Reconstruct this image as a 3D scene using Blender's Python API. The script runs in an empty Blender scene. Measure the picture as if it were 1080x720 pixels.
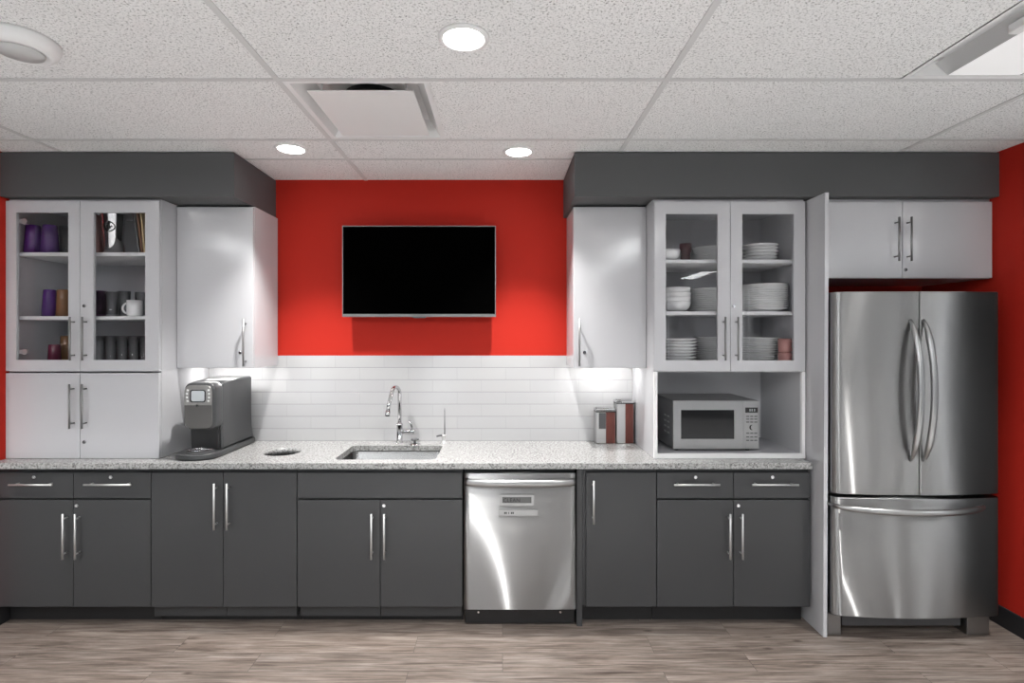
import bpy, bmesh, math, random
from mathutils import Vector, Matrix
random.seed(7)
PI = math.pi
S = bpy.context.scene
COL = S.collection

# ------------------------------------------------------------------ camera, world, exposure
F, CX, CY, H = 570.0, 530.0, 353.0, 1.61      # focal length in px (1080 wide), vanishing point, eye height
cam_d = bpy.data.cameras.new('camera')
cam_d.sensor_width = 36.0
cam_d.lens = F / 1080 * 36
cam_d.shift_x = (540 - CX) / 1080
cam_d.shift_y = -(360 - CY) / 1080
cam_d.clip_start = 0.05
cam = bpy.data.objects.new('camera', cam_d)
cam.location = (0, 0, H)
cam.rotation_euler = (PI / 2, 0, 0)
COL.objects.link(cam)
S.camera = cam
S.view_settings.view_transform = 'Standard'
S.view_settings.look = 'None'
S.view_settings.gamma = 1
S.view_settings.use_curve_mapping = False
S.view_settings.exposure = -0.12
W = bpy.data.worlds.new('overcast')
S.world = W
W.use_nodes = True
W.node_tree.nodes['Background'].inputs[0].default_value = (0.93, 0.96, 1.0, 1)
W.node_tree.nodes['Background'].inputs[1].default_value = 4.0
SPOT_W = 205          # watts of each recessed downlight
TROFFER = 27.0        # emission of the unseen troffers lighting the room
LED = 60.0            # emission of the under-cabinet strips
S.cycles.max_bounces = 10
S.cycles.diffuse_bounces = 6
S.cycles.transparent_max_bounces = 24
S.cycles.sample_clamp_indirect = 6
S.cycles.use_denoising = True

def sx(px, s): return (px - CX) / s           # pixel column -> metres at scale s (px per metre)
def sz(py, s): return H - (py - CY) / s
def sy(s): return F / s

# depths of the planes (scale in px per metre)
S_WALL, S_CT, S_BASE, S_TALL, S_UP, S_BULK = 160.0, 194.0, 192.0, 187.3, 178.0, 189.5
Y_WALL, Y_CT, Y_BASE, Y_TALL, Y_UP, Y_BULK = [F / q for q in (S_WALL, S_CT, S_BASE, S_TALL, S_UP, S_BULK)]
Z_CEIL, Z_BULK, Z_CT, Z_CTB = 2.631, 2.38, 0.913, 0.880
X_L, X_R = -2.797, 2.765

# ------------------------------------------------------------------ materials
def mat(name, color=(.8, .8, .8), rough=.5, metal=0.0, spec=.5, **kw):
    m = bpy.data.materials.new(name)
    m.use_nodes = True
    b = m.node_tree.nodes['Principled BSDF']
    b.inputs['Base Color'].default_value = (*color, 1)
    b.inputs['Roughness'].default_value = rough
    b.inputs['Metallic'].default_value = metal
    b.inputs['Specular IOR Level'].default_value = spec
    for k, v in kw.items():
        b.inputs[k].default_value = v
    return m
def N(m, t): return m.node_tree.nodes.new(t)
def L(m, a, b): m.node_tree.links.new(a, b)
def BS(m): return m.node_tree.nodes['Principled BSDF']
def coords(m, scale=(1, 1, 1), kind='Object'):
    tc = N(m, 'ShaderNodeTexCoord'); mp = N(m, 'ShaderNodeMapping')
    mp.inputs['Scale'].default_value = scale
    L(m, tc.outputs[kind], mp.inputs[0])
    return mp.outputs[0]
def ramp(m, fac, stops):
    r = N(m, 'ShaderNodeValToRGB')
    e = r.color_ramp.elements
    while len(e) < len(stops): e.new(.5)
    for el, (p, c) in zip(e, stops):
        el.position = p; el.color = (*c, 1) if len(c) == 3 else c
    L(m, fac, r.inputs[0])
    return r.outputs[0]
def noise(m, vec, scale, detail=2, rough=.5, dist=0):
    n = N(m, 'ShaderNodeTexNoise')
    n.inputs['Scale'].default_value = scale; n.inputs['Detail'].default_value = detail
    n.inputs['Roughness'].default_value = rough; n.inputs['Distortion'].default_value = dist
    L(m, vec, n.inputs['Vector'])
    return n.outputs['Fac']
def mixc(m, fac, a, b, mode='MIX'):
    n = N(m, 'ShaderNodeMix'); n.data_type = 'RGBA'; n.blend_type = mode
    for sock, v in ((n.inputs[0], fac), (n.inputs[6], a), (n.inputs[7], b)):
        if isinstance(v, (int, float)): sock.default_value = v
        elif isinstance(v, tuple): sock.default_value = (*v, 1)
        else: L(m, v, sock)
    return n.outputs[2]
def bump(m, h, strength=.3, dist=.002):
    b = N(m, 'ShaderNodeBump'); b.inputs['Strength'].default_value = strength
    b.inputs['Distance'].default_value = dist
    L(m, h, b.inputs['Height']); L(m, b.outputs[0], BS(m).inputs['Normal'])

def wall_paint(name, color, rough=.55):
    m = mat(name, color, rough, spec=.3)
    n = noise(m, coords(m), 260, 2)
    bump(m, n, .12, .001)
    return m
M_RED = wall_paint('red wall paint', (.43, .024, .015))
BS(M_RED).inputs['Specular IOR Level'].default_value = .08
M_GREYP = wall_paint('charcoal bulkhead paint', (.088, .089, .092))
M_OFFICE = wall_paint('office wall paint', (.78, .78, .78))
M_PALE = mat('pale bounce floor', (.66, .65, .64), .9, spec=.1)  # pale tone added as a bounce surface for the ceiling
M_WHITE = mat('white laminate', (.50, .50, .52), .15, spec=.5)
M_WHITEIN = mat('white melamine', (.70, .70, .71), .45)
M_WEDGE = mat('white edge banding', (.82, .82, .82), .4)
M_CHAR = mat('charcoal laminate', (.040, .041, .043), .36, spec=.35)
_n = noise(M_CHAR, coords(M_CHAR, (1, 1, 1)), 900, 1)
L(M_CHAR, ramp(M_CHAR, _n, [(.3, (.040, .041, .043)), (.7, (.053, .054, .056))]), BS(M_CHAR).inputs['Base Color'])
M_KICK = mat('black toe kick', (.014, .014, .015), .5)
M_BLACK = mat('black plastic', (.012, .012, .013), .4)
M_RUBBER = mat('black rubber', (.016, .016, .018), .6)
M_CHROME = mat('chrome', (.62, .62, .63), .08, 1.0)
M_NICKEL = mat('brushed nickel', (.62, .62, .62), .42, .7)
M_ALU = mat('white aluminium', (.80, .80, .80), .4)
M_CERAM = mat('white ceramic', (.78, .78, .78), .18)
M_LED = mat('led lens', (1, 1, 1), .5, **{'Emission Color': (1, .98, .95, 1), 'Emission Strength': LED})
M_BULB = mat('downlight lens', (1, 1, 1), .5, **{'Emission Color': (1, .97, .93, 1), 'Emission Strength': 30})
M_TROF = mat('troffer diffuser', (.9, .9, .9), .5, **{'Emission Color': (.97, .99, 1, 1), 'Emission Strength': TROFFER})
M_TROFDIM = mat('dim troffer diffuser', (.75, .75, .75), .5, **{'Emission Color': (1, 1, 1, 1), 'Emission Strength': .35})

def stainless(name, col=.40, rough=.38, aniso=.97, streak=False):
    m = mat(name, (col, col, col * 1.005), rough, 1.0)
    BS(m).inputs['Anisotropic'].default_value = aniso
    BS(m).inputs['Anisotropic Rotation'].default_value = .25
    t = N(m, 'ShaderNodeTangent'); t.direction_type = 'RADIAL'; t.axis = 'Z'
    L(m, t.outputs[0], BS(m).inputs['Tangent'])
    n = noise(m, coords(m, (3, 3, 700)), 1.0, 2)
    r = N(m, 'ShaderNodeMapRange')
    r.inputs[3].default_value = rough - .03; r.inputs[4].default_value = rough + .03
    L(m, n, r.inputs[0]); L(m, r.outputs[0], BS(m).inputs['Roughness'])
    if streak:      # long fine grain: highlights stretch up and down
        g = N(m, 'ShaderNodeBsdfAnisotropic'); g.inputs['Color'].default_value = (col, col, col, 1)
        g.inputs['Roughness'].default_value = .37; g.inputs['Anisotropy'].default_value = .92
        L(m, t.outputs[0], g.inputs['Tangent'])
        mx = N(m, 'ShaderNodeMixShader'); mx.inputs[0].default_value = .45
        L(m, BS(m).outputs[0], mx.inputs[1]); L(m, g.outputs[0], mx.inputs[2])
        L(m, mx.outputs[0], m.node_tree.nodes['Material Output'].inputs[0])
    return m
M_STEEL = stainless('brushed stainless steel', streak=True)
M_STEEL2 = stainless('satin stainless steel', .36, .30, .4)
M_DKSTEEL = mat('grey painted steel', (.10, .10, .105), .45, .3)
M_SINK = mat('sink steel', (.17, .17, .17), .20, 1.0)

def thin_glass(name, tint=(.93, .95, .95), rim=None):
    m = bpy.data.materials.new(name); m.use_nodes = True
    nt = m.node_tree; nt.nodes.remove(nt.nodes['Principled BSDF'])
    tr = N(m, 'ShaderNodeBsdfTransparent'); tr.inputs[0].default_value = (*tint, 1)
    if rim:
        lw = N(m, 'ShaderNodeLayerWeight'); lw.inputs[0].default_value = .28
        L(m, mixc(m, lw.outputs['Facing'], tint, rim), tr.inputs[0])
    gl = N(m, 'ShaderNodeBsdfGlossy'); gl.inputs['Roughness'].default_value = .02
    lw = N(m, 'ShaderNodeFresnel'); lw.inputs[0].default_value = 1.45
    mx = N(m, 'ShaderNodeMixShader')
    ge = N(m, 'ShaderNodeNewGeometry'); fr = N(m, 'ShaderNodeMath'); fr.operation = 'MULTIPLY'
    iv = N(m, 'ShaderNodeMath'); iv.operation = 'SUBTRACT'; iv.inputs[0].default_value = 1
    L(m, ge.outputs['Backfacing'], iv.inputs[1]); L(m, lw.outputs[0], fr.inputs[0]); L(m, iv.outputs[0], fr.inputs[1])
    L(m, fr.outputs[0], mx.inputs[0]); L(m, tr.outputs[0], mx.inputs[1]); L(m, gl.outputs[0], mx.inputs[2])
    L(m, mx.outputs[0], nt.nodes['Material Output'].inputs[0])
    return m
M_PANE = thin_glass('cabinet glass', (.96, .96, .965))
M_GLASS = thin_glass('drinking glass', (.95, .955, .955), (.10, .10, .10))
M_SMOKE = thin_glass('smoky purple glass', (.50, .34, .48), (.06, .03, .07))
M_PURPLE = mat('purple acrylic', (.060, .016, .125), .15)
M_AMBER = mat('amber acrylic', (.16, .075, .03), .2)
M_PLUM = mat('plum acrylic', (.11, .012, .035), .2)
M_MAROON = mat('maroon plastic', (.075, .012, .018), .35)
M_PINK = mat('dusty pink ceramic', (.45, .22, .20), .25)

# granite
M_GRAN = mat('speckled pale granite', (.5, .5, .5), .2, spec=.35)
_c = coords(M_GRAN)
_a = ramp(M_GRAN, noise(M_GRAN, _c, 95, 3, .75), [(.36, (.11, .11, .11)), (.45, (.27, .27, .266)), (.58, (.40, .40, .395))])
_v = N(M_GRAN, 'ShaderNodeTexVoronoi'); _v.inputs['Scale'].default_value = 85; L(M_GRAN, _c, _v.inputs['Vector'])
_b = ramp(M_GRAN, _v.outputs['Distance'], [(.12, (.15, .15, .15)), (.30, (1, 1, 1))])
L(M_GRAN, mixc(M_GRAN, .6, _a, _b, 'MULTIPLY'), BS(M_GRAN).inputs['Base Color'])

# backsplash tile
M_TILE = mat('white gloss tile', (.8, .8, .8), .12)
_tc = N(M_TILE, 'ShaderNodeTexCoord'); _sp = N(M_TILE, 'ShaderNodeSeparateXYZ'); _cb = N(M_TILE, 'ShaderNodeCombineXYZ')
L(M_TILE, _tc.outputs['Object'], _sp.inputs[0]); L(M_TILE, _sp.outputs[0], _cb.inputs[0]); L(M_TILE, _sp.outputs[2], _cb.inputs[1])
_br = N(M_TILE, 'ShaderNodeTexBrick'); L(M_TILE, _cb.outputs[0], _br.inputs['Vector'])
_br.inputs['Color1'].default_value = (.435, .435, .445, 1); _br.inputs['Color2'].default_value = (.45, .45, .455, 1)
_br.inputs['Mortar'].default_value = (.385, .385, .395, 1)
_br.inputs['Scale'].default_value = 1; _br.inputs['Mortar Size'].default_value = .0016
_br.inputs['Mortar Smooth'].default_value = .3
_br.inputs['Brick Width'].default_value = .32; _br.inputs['Row Height'].default_value = .0803
def mth(m, op, a, b):
    n = N(m, 'ShaderNodeMath'); n.operation = op
    for i, v in enumerate((a, b)):
        if isinstance(v, (int, float)): n.inputs[i].default_value = v
        else: L(m, v, n.inputs[i])
    return n.outputs[0]
_row_shade = mth(M_TILE, 'LESS_THAN', mth(M_TILE, 'FRACT', mth(M_TILE, 'DIVIDE', _sp.outputs[2], .0803), 0), .035)  # groove shade painted in: a darker line along each tile row
L(M_TILE, mixc(M_TILE, _row_shade, _br.outputs['Color'], (.27, .27, .275)), BS(M_TILE).inputs['Base Color'])
_iv = N(M_TILE, 'ShaderNodeMath'); _iv.operation = 'SUBTRACT'; _iv.inputs[0].default_value = 1
L(M_TILE, _br.outputs['Fac'], _iv.inputs[1]); bump(M_TILE, _iv.outputs[0], .6, .0015)

# floor planks
M_FLOOR = mat('grey brown wood plank', (.2, .17, .15), .42, spec=.35)
_c = coords(M_FLOOR)
_br = N(M_FLOOR, 'ShaderNodeTexBrick'); L(M_FLOOR, _c, _br.inputs['Vector'])
_br.offset = .37; _br.offset_frequency = 2
_br.inputs['Color1'].default_value = (0, 0, 0, 1); _br.inputs['Color2'].default_value = (1, 1, 1, 1)
_br.inputs['Mortar'].default_value = (.5, .5, .5, 1)
_br.inputs['Scale'].default_value = 1; _br.inputs['Mortar Size'].default_value = .0011
_br.inputs['Brick Width'].default_value = 1.22; _br.inputs['Row Height'].default_value = .152
_pl = _br.outputs['Color']
# shift the grain from plank to plank
_ad = N(M_FLOOR, 'ShaderNodeVectorMath'); _ad.operation = 'MULTIPLY_ADD'
L(M_FLOOR, _pl, _ad.inputs[0]); _ad.inputs[1].default_value = (3.7, 9.1, 0); L(M_FLOOR, _c, _ad.inputs[2])
_mp = N(M_FLOOR, 'ShaderNodeMapping'); _mp.inputs['Scale'].default_value = (1.1, 12, 1); L(M_FLOOR, _ad.outputs[0], _mp.inputs[0])
_g = noise(M_FLOOR, _mp.outputs[0], 2.2, 8, .66, .55)
_mp2 = N(M_FLOOR, 'ShaderNodeMapping'); _mp2.inputs['Scale'].default_value = (4, 90, 1); L(M_FLOOR, _ad.outputs[0], _mp2.inputs[0])
_g2 = noise(M_FLOOR, _mp2.outputs[0], 1.0, 4, .6)
_col = ramp(M_FLOOR, _g, [(.28, (.075, .057, .048)), (.45, (.165, .135, .117)), (.58, (.225, .192, .170)), (.76, (.30, .27, .248))])
_col = mixc(M_FLOOR, .65, _col, ramp(M_FLOOR, _g2, [(.34, (.36, .34, .33)), (.62, (1.2, 1.18, 1.16))]), 'MULTIPLY')
_col = mixc(M_FLOOR, .35, _col, ramp(M_FLOOR, _pl, [(0, (.62, .62, .63)), (1, (1.12, 1.08, 1.05))]), 'MULTIPLY')
_kn = N(M_FLOOR, 'ShaderNodeTexVoronoi'); _kn.inputs['Scale'].default_value = 1.0
_mp3 = N(M_FLOOR, 'ShaderNodeMapping'); _mp3.inputs['Scale'].default_value = (2.6, 6.5, 1); L(M_FLOOR, _ad.outputs[0], _mp3.inputs[0]); L(M_FLOOR, _mp3.outputs[0], _kn.inputs['Vector'])
_col = mixc(M_FLOOR, 1, _col, ramp(M_FLOOR, _kn.outputs['Distance'], [(.02, (.35, .30, .28)), (.09, (1, 1, 1))]), 'MULTIPLY')
_col = mixc(M_FLOOR, _br.outputs['Fac'], _col, (.06, .05, .045))
L(M_FLOOR, _col, BS(M_FLOOR).inputs['Base Color'])
bump(M_FLOOR, _g2, .12, .001)

# ceiling tile
M_CEIL = mat('speckled mineral ceiling tile', (.8, .8, .8), .9, spec=.1)
_c = coords(M_CEIL, (1, 1, 1))
_n = noise(M_CEIL, _c, 135, 4, .8, .6)
_n2 = noise(M_CEIL, _c, 9, 2)
_sp = ramp(M_CEIL, _n, [(.37, (.22, .22, .22)), (.46, (.83, .83, .83)), (.7, (.90, .90, .90))])
L(M_CEIL, mixc(M_CEIL, .15, _sp, ramp(M_CEIL, _n2, [(.3, (.8, .8, .8)), (.7, (1, 1, 1))]), 'MULTIPLY'), BS(M_CEIL).inputs['Base Color'])
bump(M_CEIL, _n, .4, .003)

# ------------------------------------------------------------------ mesh helpers
class MB:
    """collects shapes in world coordinates; build() links them as ONE mesh object"""
    def __init__(self):
        self.bm = bmesh.new()
    def _add(self, tmp, smooth=None):
        me = bpy.data.meshes.new('tmp'); tmp.to_mesh(me); tmp.free()
        if smooth is not None:
            for p in me.polygons: p.use_smooth = smooth
        self.bm.from_mesh(me); bpy.data.meshes.remove(me)
        return self
    def box(self, x0, x1, y0, y1, z0, z1, bev=0, seg=2):
        t = bmesh.new(); bmesh.ops.create_cube(t, size=1)
        for v in t.verts:
            v.co = Vector(((x0 + x1) / 2 + v.co.x * (x1 - x0), (y0 + y1) / 2 + v.co.y * (y1 - y0), (z0 + z1) / 2 + v.co.z * (z1 - z0)))
        if bev: bmesh.ops.bevel(t, geom=t.edges[:], offset=bev, segments=seg, affect='EDGES', profile=.5)
        return self._add(t)
    def cyl(self, a, b, r, r2=None, n=20, smooth=True):
        a, b = Vector(a), Vector(b); d = b - a
        t = bmesh.new()
        bmesh.ops.create_cone(t, cap_ends=True, segments=n, radius1=r, radius2=r if r2 is None else r2, depth=d.length)
        q = Vector((0, 0, 1)).rotation_difference(d.normalized()).to_matrix().to_4x4()
        bmesh.ops.transform(t, matrix=Matrix.Translation((a + b) / 2) @ q, verts=t.verts)
        for f in t.faces: f.smooth = len(f.verts) == 4 and smooth
        return self._add(t)
    def sphere(self, c, r, sc=(1, 1, 1), n=16):
        t = bmesh.new(); bmesh.ops.create_uvsphere(t, u_segments=n, v_segments=max(6, n // 2), radius=r)
        for v in t.verts: v.co = Vector((v.co.x * sc[0], v.co.y * sc[1], v.co.z * sc[2])) + Vector(c)
        return self._add(t, True)
    def lathe(self, c, prof, n=32, closed=False, smooth=True):
        """prof: list of (r, z); axis vertical through c"""
        t = bmesh.new(); rings = []
        for r, z in prof:
            if r < 1e-6: rings.append([t.verts.new((c[0], c[1], c[2] + z))])
            else: rings.append([t.verts.new((c[0] + r * math.cos(2 * PI * k / n), c[1] + r * math.sin(2 * PI * k / n), c[2] + z)) for k in range(n)])
        pairs = list(zip(rings, rings[1:])) + ([(rings[-1], rings[0])] if closed else [])
        for A, B in pairs:
            for k in range(n):
                k2 = (k + 1) % n
                q = [A[k % len(A)], A[k2 % len(A)], B[k2 % len(B)], B[k % len(B)]]
                q = [v for i, v in enumerate(q) if v not in q[:i]]
                if len(q) >= 3:
                    try: t.faces.new(q)
                    except ValueError: pass
        bmesh.ops.recalc_face_normals(t, faces=t.faces)
        return self._add(t, smooth)
    def tube(self, pts, r, n=12, flat=1.0, up=None, smooth=True):
        """swept tube along pts; r number or list; flat squeezes the second axis"""
        pts = [Vector(p) for p in pts]; t = bmesh.new(); rings = []
        rr = r if isinstance(r, (list, tuple)) else [r] * len(pts)
        u = Vector(up) if up else None
        for i, p in enumerate(pts):
            d = (pts[min(i + 1, len(pts) - 1)] - pts[max(i - 1, 0)]).normalized()
            if u is None: u = d.orthogonal().normalized()
            u = (u - d * u.dot(d)).normalized(); w = d.cross(u)
            rings.append([t.verts.new(p + (u * math.cos(2 * PI * k / n) + w * math.sin(2 * PI * k / n) * flat) * rr[i]) for k in range(n)])
        for A, B in zip(rings, rings[1:]):
            for k in range(n): t.faces.new((A[k], A[(k + 1) % n], B[(k + 1) % n], B[k]))
        t.faces.new(rings[0]); t.faces.new(rings[-1])
        bmesh.ops.recalc_face_normals(t, faces=t.faces)
        return self._add(t, smooth)
    def prism(self, poly, axis, a, b, bev=0, seg=2, smooth=False):
        """poly in the two other axes (in order), extruded along axis 'x','y','z' from a to b"""
        def P(u, v, w): return {'x': (w, u, v), 'y': (u, w, v), 'z': (u, v, w)}[axis]
        t = bmesh.new()
        A = [t.verts.new(P(u, v, a)) for u, v in poly]; B = [t.verts.new(P(u, v, b)) for u, v in poly]
        n = len(poly); f0 = t.faces.new(A); f1 = t.faces.new(B)
        for k in range(n):
            f = t.faces.new((A[k], A[(k + 1) % n], B[(k + 1) % n], B[k])); f.smooth = smooth
        bmesh.ops.recalc_face_normals(t, faces=t.faces)
        if bev:
            es = [e for e in t.edges if f0 in e.link_faces or f1 in e.link_faces]
            bmesh.ops.bevel(t, geom=es, offset=bev, segments=seg, affect='EDGES', profile=.5)
        return self._add(t)
    def frame(self, x0, x1, z0, z1, ix0, ix1, iz0, iz1, y0, y1):
        """rectangular frame in the XZ plane with an opening"""
        self.box(x0, ix0, y0, y1, z0, z1); self.box(ix1, x1, y0, y1, z0, z1)
        self.box(ix0, ix1, y0, y1, z0, iz0); self.box(ix0, ix1, y0, y1, iz1, z1)
        return self
    def xform(self, M):
        bmesh.ops.transform(self.bm, matrix=M, verts=self.bm.verts); return self
    def build(self, name, m, parent=None, origin=None):
        me = bpy.data.meshes.new(name); self.bm.to_mesh(me); self.bm.free()
        me.materials.append(m)
        o = bpy.data.objects.new(name, me); COL.objects.link(o)
        if parent is not None:
            off = Vector(parent['_org']); o.parent = parent; o['_org'] = off[:]
        else:
            if origin is None:
                xs = [v.co for v in me.vertices]
                origin = ((min(v.x for v in xs) + max(v.x for v in xs)) / 2, (min(v.y for v in xs) + max(v.y for v in xs)) / 2, min(v.z for v in xs))
            off = Vector(origin); o.location = off; o['_org'] = off[:]
        me.transform(Matrix.Translation(-off))
        return o

def tag(o, label=None, cat=None, group=None, kind=None):
    if label: o['label'] = label
    if cat: o['category'] = cat
    if group: o['group'] = group
    if kind: o['kind'] = kind
    return o
def thing(name, label, cat, loc, group=None):
    o = bpy.data.objects.new(name, None); o.empty_display_size = .05
    COL.objects.link(o); o.location = loc; o['_org'] = tuple(loc)
    return tag(o, label, cat, group)
def struct(o): o['kind'] = 'structure'; return o
def copy_tree(o, loc, label, group=None):
    r = o.copy(); COL.objects.link(r); r.location = loc; r['label'] = label
    if group: r['group'] = group
    for ch in list(o.children):
        c = ch.copy(); COL.objects.link(c); c.parent = r
        for g in list(ch.children):
            d = g.copy(); COL.objects.link(d); d.parent = c
    return r
def rrect(x0, x1, y0, y1, r, n=6):
    pts = []
    for cx, cy, a in ((x1 - r, y0 + r, -PI / 2), (x1 - r, y1 - r, 0), (x0 + r, y1 - r, PI / 2), (x0 + r, y0 + r, PI)):
        for k in range(n + 1):
            t = a + PI / 2 * k / n; pts.append((cx + r * math.cos(t), cy + r * math.sin(t)))
    return pts
def text_mesh(body, size, name, m, parent, loc, depth=.0006):
    cu = bpy.data.curves.new('txt', 'FONT'); cu.body = body; cu.size = size; cu.extrude = depth; cu.align_x = 'LEFT'
    to = bpy.data.objects.new('txt', cu); COL.objects.link(to)
    dg = bpy.context.evaluated_depsgraph_get()
    me = bpy.data.meshes.new_from_object(to.evaluated_get(dg))
    bpy.data.objects.remove(to)
    me.transform(Matrix.Translation(loc) @ Matrix.Rotation(PI / 2, 4, 'X'))
    mb = MB(); mb.bm.from_mesh(me)
    return mb.build(name, m, parent)

# ------------------------------------------------------------------ the room
RX0, RX1, RY0 = -5.6, 5.6, -4.2      # the office behind the camera
Y_STUB = 2.80
struct(MB().box(RX0, RX1, 1.7, Y_WALL, -.05, 0).build('floor', M_FLOOR, origin=(0, 0, 0)))
struct(MB().box(RX0, RX1, RY0, 1.699, -.05, 0).build('floor_bounce', M_PALE))  # unseen floor made pale to bounce light onto the ceiling
struct(MB().box(X_L - .1, X_R + .1, Y_WALL, Y_WALL + .1, 0, 2.75).build('wall_back', M_RED))
Y_SL, Y_SR, Y_RR = 2.87, 2.84, 2.49        # where the red side walls end; unseen charcoal end added to darken refrigerator reflections
struct(MB().box(X_L - .1, X_L, Y_SL, Y_WALL, 0, 2.75).build('wall_left', M_RED))
struct(MB().box(X_R, X_R + .1, Y_SR, Y_WALL, 0, 2.75).build('wall_right', M_RED))
struct(MB().box(X_R, X_R + .1, Y_RR, Y_SR - .001, 0, 2.75).build('wall_right_added', M_GREYP))  # unseen piece added to mirror dark in the right refrigerator door
struct(MB().box(RX0, X_L - .1, Y_SL, Y_SL + .1, 0, 2.75).build('wall_return_left', M_GREYP))  # unseen return made dark so the left pane reflects less white
struct(MB().box(X_R + .1, RX1, Y_RR, Y_RR + .1, 0, 2.75).build('wall_return_right', M_OFFICE))
def window_wall(name, lo, hi, wins, place, m):
    """an unseen wall with tall windows added to let in light; place(a0, a1, d0, d1, z0, z1) gives box bounds"""
    wr = MB(); wr.box(*place(lo, hi, 0, .1, 0, .12)); wr.box(*place(lo, hi, 0, .1, 2.52, 2.75))
    ed = [lo] + [v for w in wins for v in w] + [hi]
    for a, b in zip(ed[::2], ed[1::2]): wr.box(*place(a, b, 0, .1, .12, 2.52))
    struct(wr.build(name, m))
    for a, b in wins:
        window_wall.n += 1; w = MB()
        for q in ((a, a + .05, .12, 2.52), (b - .05, b, .12, 2.52), (a + .05, b - .05, .12, .17), (a + .05, b - .05, 2.47, 2.52)): w.box(*place(q[0], q[1], .02, .08, q[2], q[3]))
        for k in (1, 2): w.box(*place(a + (b - a) * k / 3 - .02, a + (b - a) * k / 3 + .02, .02, .08, .17, 2.47))
        struct(w.build('added_window_%d' % window_wall.n, M_ALU))  # unseen windows added as tall light sources
window_wall.n = 0
window_wall('wall_rear', RX0, RX1, [(-4.2, -3.6), (-1.6, -.9), (2.9, 3.25), (4.4, 4.8)], lambda a0, a1, d0, d1, z0, z1: (a0, a1, RY0 - d1, RY0 - d0, z0, z1), M_GREYP)  # unseen wall: dark paint and slim windows added for streaks on the refrigerator
window_wall('wall_office_right', RY0, Y_RR, [(-1.0, -.5), (.9, 1.7)], lambda a0, a1, d0, d1, z0, z1: (RX1 + d0, RX1 + d1, a0, a1, z0, z1), M_GREYP)  # charcoal with two added windows, so the refrigerator reflects bright and dark bands
struct(MB().box(RX0 - .1, RX0, RY0, Y_SL, 0, 2.75).build('wall_office_left', M_GREYP))  # unseen wall made dark and windowless to keep reflections off the cabinet panes

# suspended ceiling: tiles with openings for the fixtures, and the metal grid
DIF = (-.9, -.297, 2.159, 2.825)
TRF = (1.585, 2.21, .93, 2.159)
REAR = [(xx, xx + .6, yy, yy + 1.2) for xx in (-3.4, -2.0, -.5, 1.2, 4.5) for yy in (-2.6, -.6)] + [(3.2, 3.5, -3.8, -2.6)]  # unseen troffers lighting the room; the slim last one added for refrigerator streaks
gx = [-.9 + 1.556 * k for k in range(-3, 5)]
gy = [2.825 - .666 * k for k in range(0, 11)] + [3.139]
bx_ = sorted(set([RX0, RX1, X_L, X_R, DIF[0], DIF[1], TRF[0], TRF[1]] + gx)); by_ = sorted(set([RY0, Y_WALL, Y_STUB, TRF[2], DIF[2], DIF[3]] + gy))
bx_ = sorted(set(bx_ + [v for q in REAR for v in q[:2]])); by_ = sorted(set(by_ + [v for q in REAR for v in q[2:]]))
ce = MB()
for xa, xb in zip(bx_, bx_[1:]):
    for ya, yb in zip(by_, by_[1:]):
        mx, my = (xa + xb) / 2, (ya + yb) / 2
        if xb - xa < 1e-4 or yb - ya < 1e-4 or any(q[0] < mx < q[1] and q[2] < my < q[3] for q in [DIF, TRF] + REAR): continue
        if my > Y_STUB and not (X_L - .1 < mx < X_R + .1): continue
        ce.box(xa, xb, ya, yb, Z_CEIL, Z_CEIL + .02)
ceiling = struct(ce.build('ceiling', M_CEIL, origin=(0, 0, Z_CEIL)))
struct(MB().box(RX0 - .1, RX1 + .1, RY0 - .1, Y_WALL + .1, 2.95, 3.0).build('ceiling_slab', M_OFFICE))
struct(MB().box(RX0 - .1, RX1 + .1, RY0 - .1, RY0, 2.75, 2.95).box(RX0 - .1, RX1 + .1, Y_WALL, Y_WALL + .1, 2.75, 2.95)
       .box(RX0 - .1, RX0, RY0, Y_WALL, 2.75, 2.95).box(RX1, RX1 + .1, RY0, Y_WALL, 2.75, 2.95).build('wall_plenum', M_OFFICE))
M_GRID = mat('pale grey ceiling grid', (.60, .60, .60), .5)
gr = MB()
def inside(x, y): return any(q[0] + .01 < x < q[1] - .01 and q[2] + .01 < y < q[3] - .01 for q in [DIF, TRF] + REAR)
for x in gx:
    for ya, yb in zip(by_, by_[1:]):
        if not inside(x, (ya + yb) / 2) and RX0 < x < RX1 and (X_L < x < X_R or (ya + yb) / 2 < Y_STUB):
            gr.box(x - .012, x + .012, ya, yb, Z_CEIL - .004, Z_CEIL - .0005)
for y in gy:
    for xa, xb in zip(bx_, bx_[1:]):
        if not inside((xa + xb) / 2, y) and (y < Y_STUB or X_L < (xa + xb) / 2 < X_R):
            gr.box(max(xa, X_L) if y > Y_STUB else xa, min(xb, X_R) if y > Y_STUB else xb, y - .010, y + .010, Z_CEIL - .0045, Z_CEIL - .0005)
gr.build('ceiling_grid', M_GRID, ceiling)

# bulkheads over the cabinets
B1 = sx(247, S_BULK); B2 = sx(606, S_BULK)
struct(MB().box(X_L, B1, Y_BULK, Y_WALL, Z_BULK, Z_CEIL - .006).build('bulkhead_left', M_GREYP))
struct(MB().box(B2, X_R, Y_BULK, Y_WALL, Z_BULK, Z_CEIL - .006).build('bulkhead_right', M_GREYP))
# backsplash
struct(MB().box(-1.9325, .8539, Y_WALL - .009, Y_WALL - .0005, Z_CT, 1.4735).build('tile_backsplash', M_TILE, origin=(.02, Y_WALL, Z_CT - .0008)))
# baseboards
struct(MB().box(X_R - .012, X_R, Y_RR, Y_WALL, 0, .11, .003).build('baseboard_right', M_RUBBER))
struct(MB().box(X_L, X_L + .012, Y_SL, 3.058, 0, .10, .003).build('baseboard_left', M_RUBBER))

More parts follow.
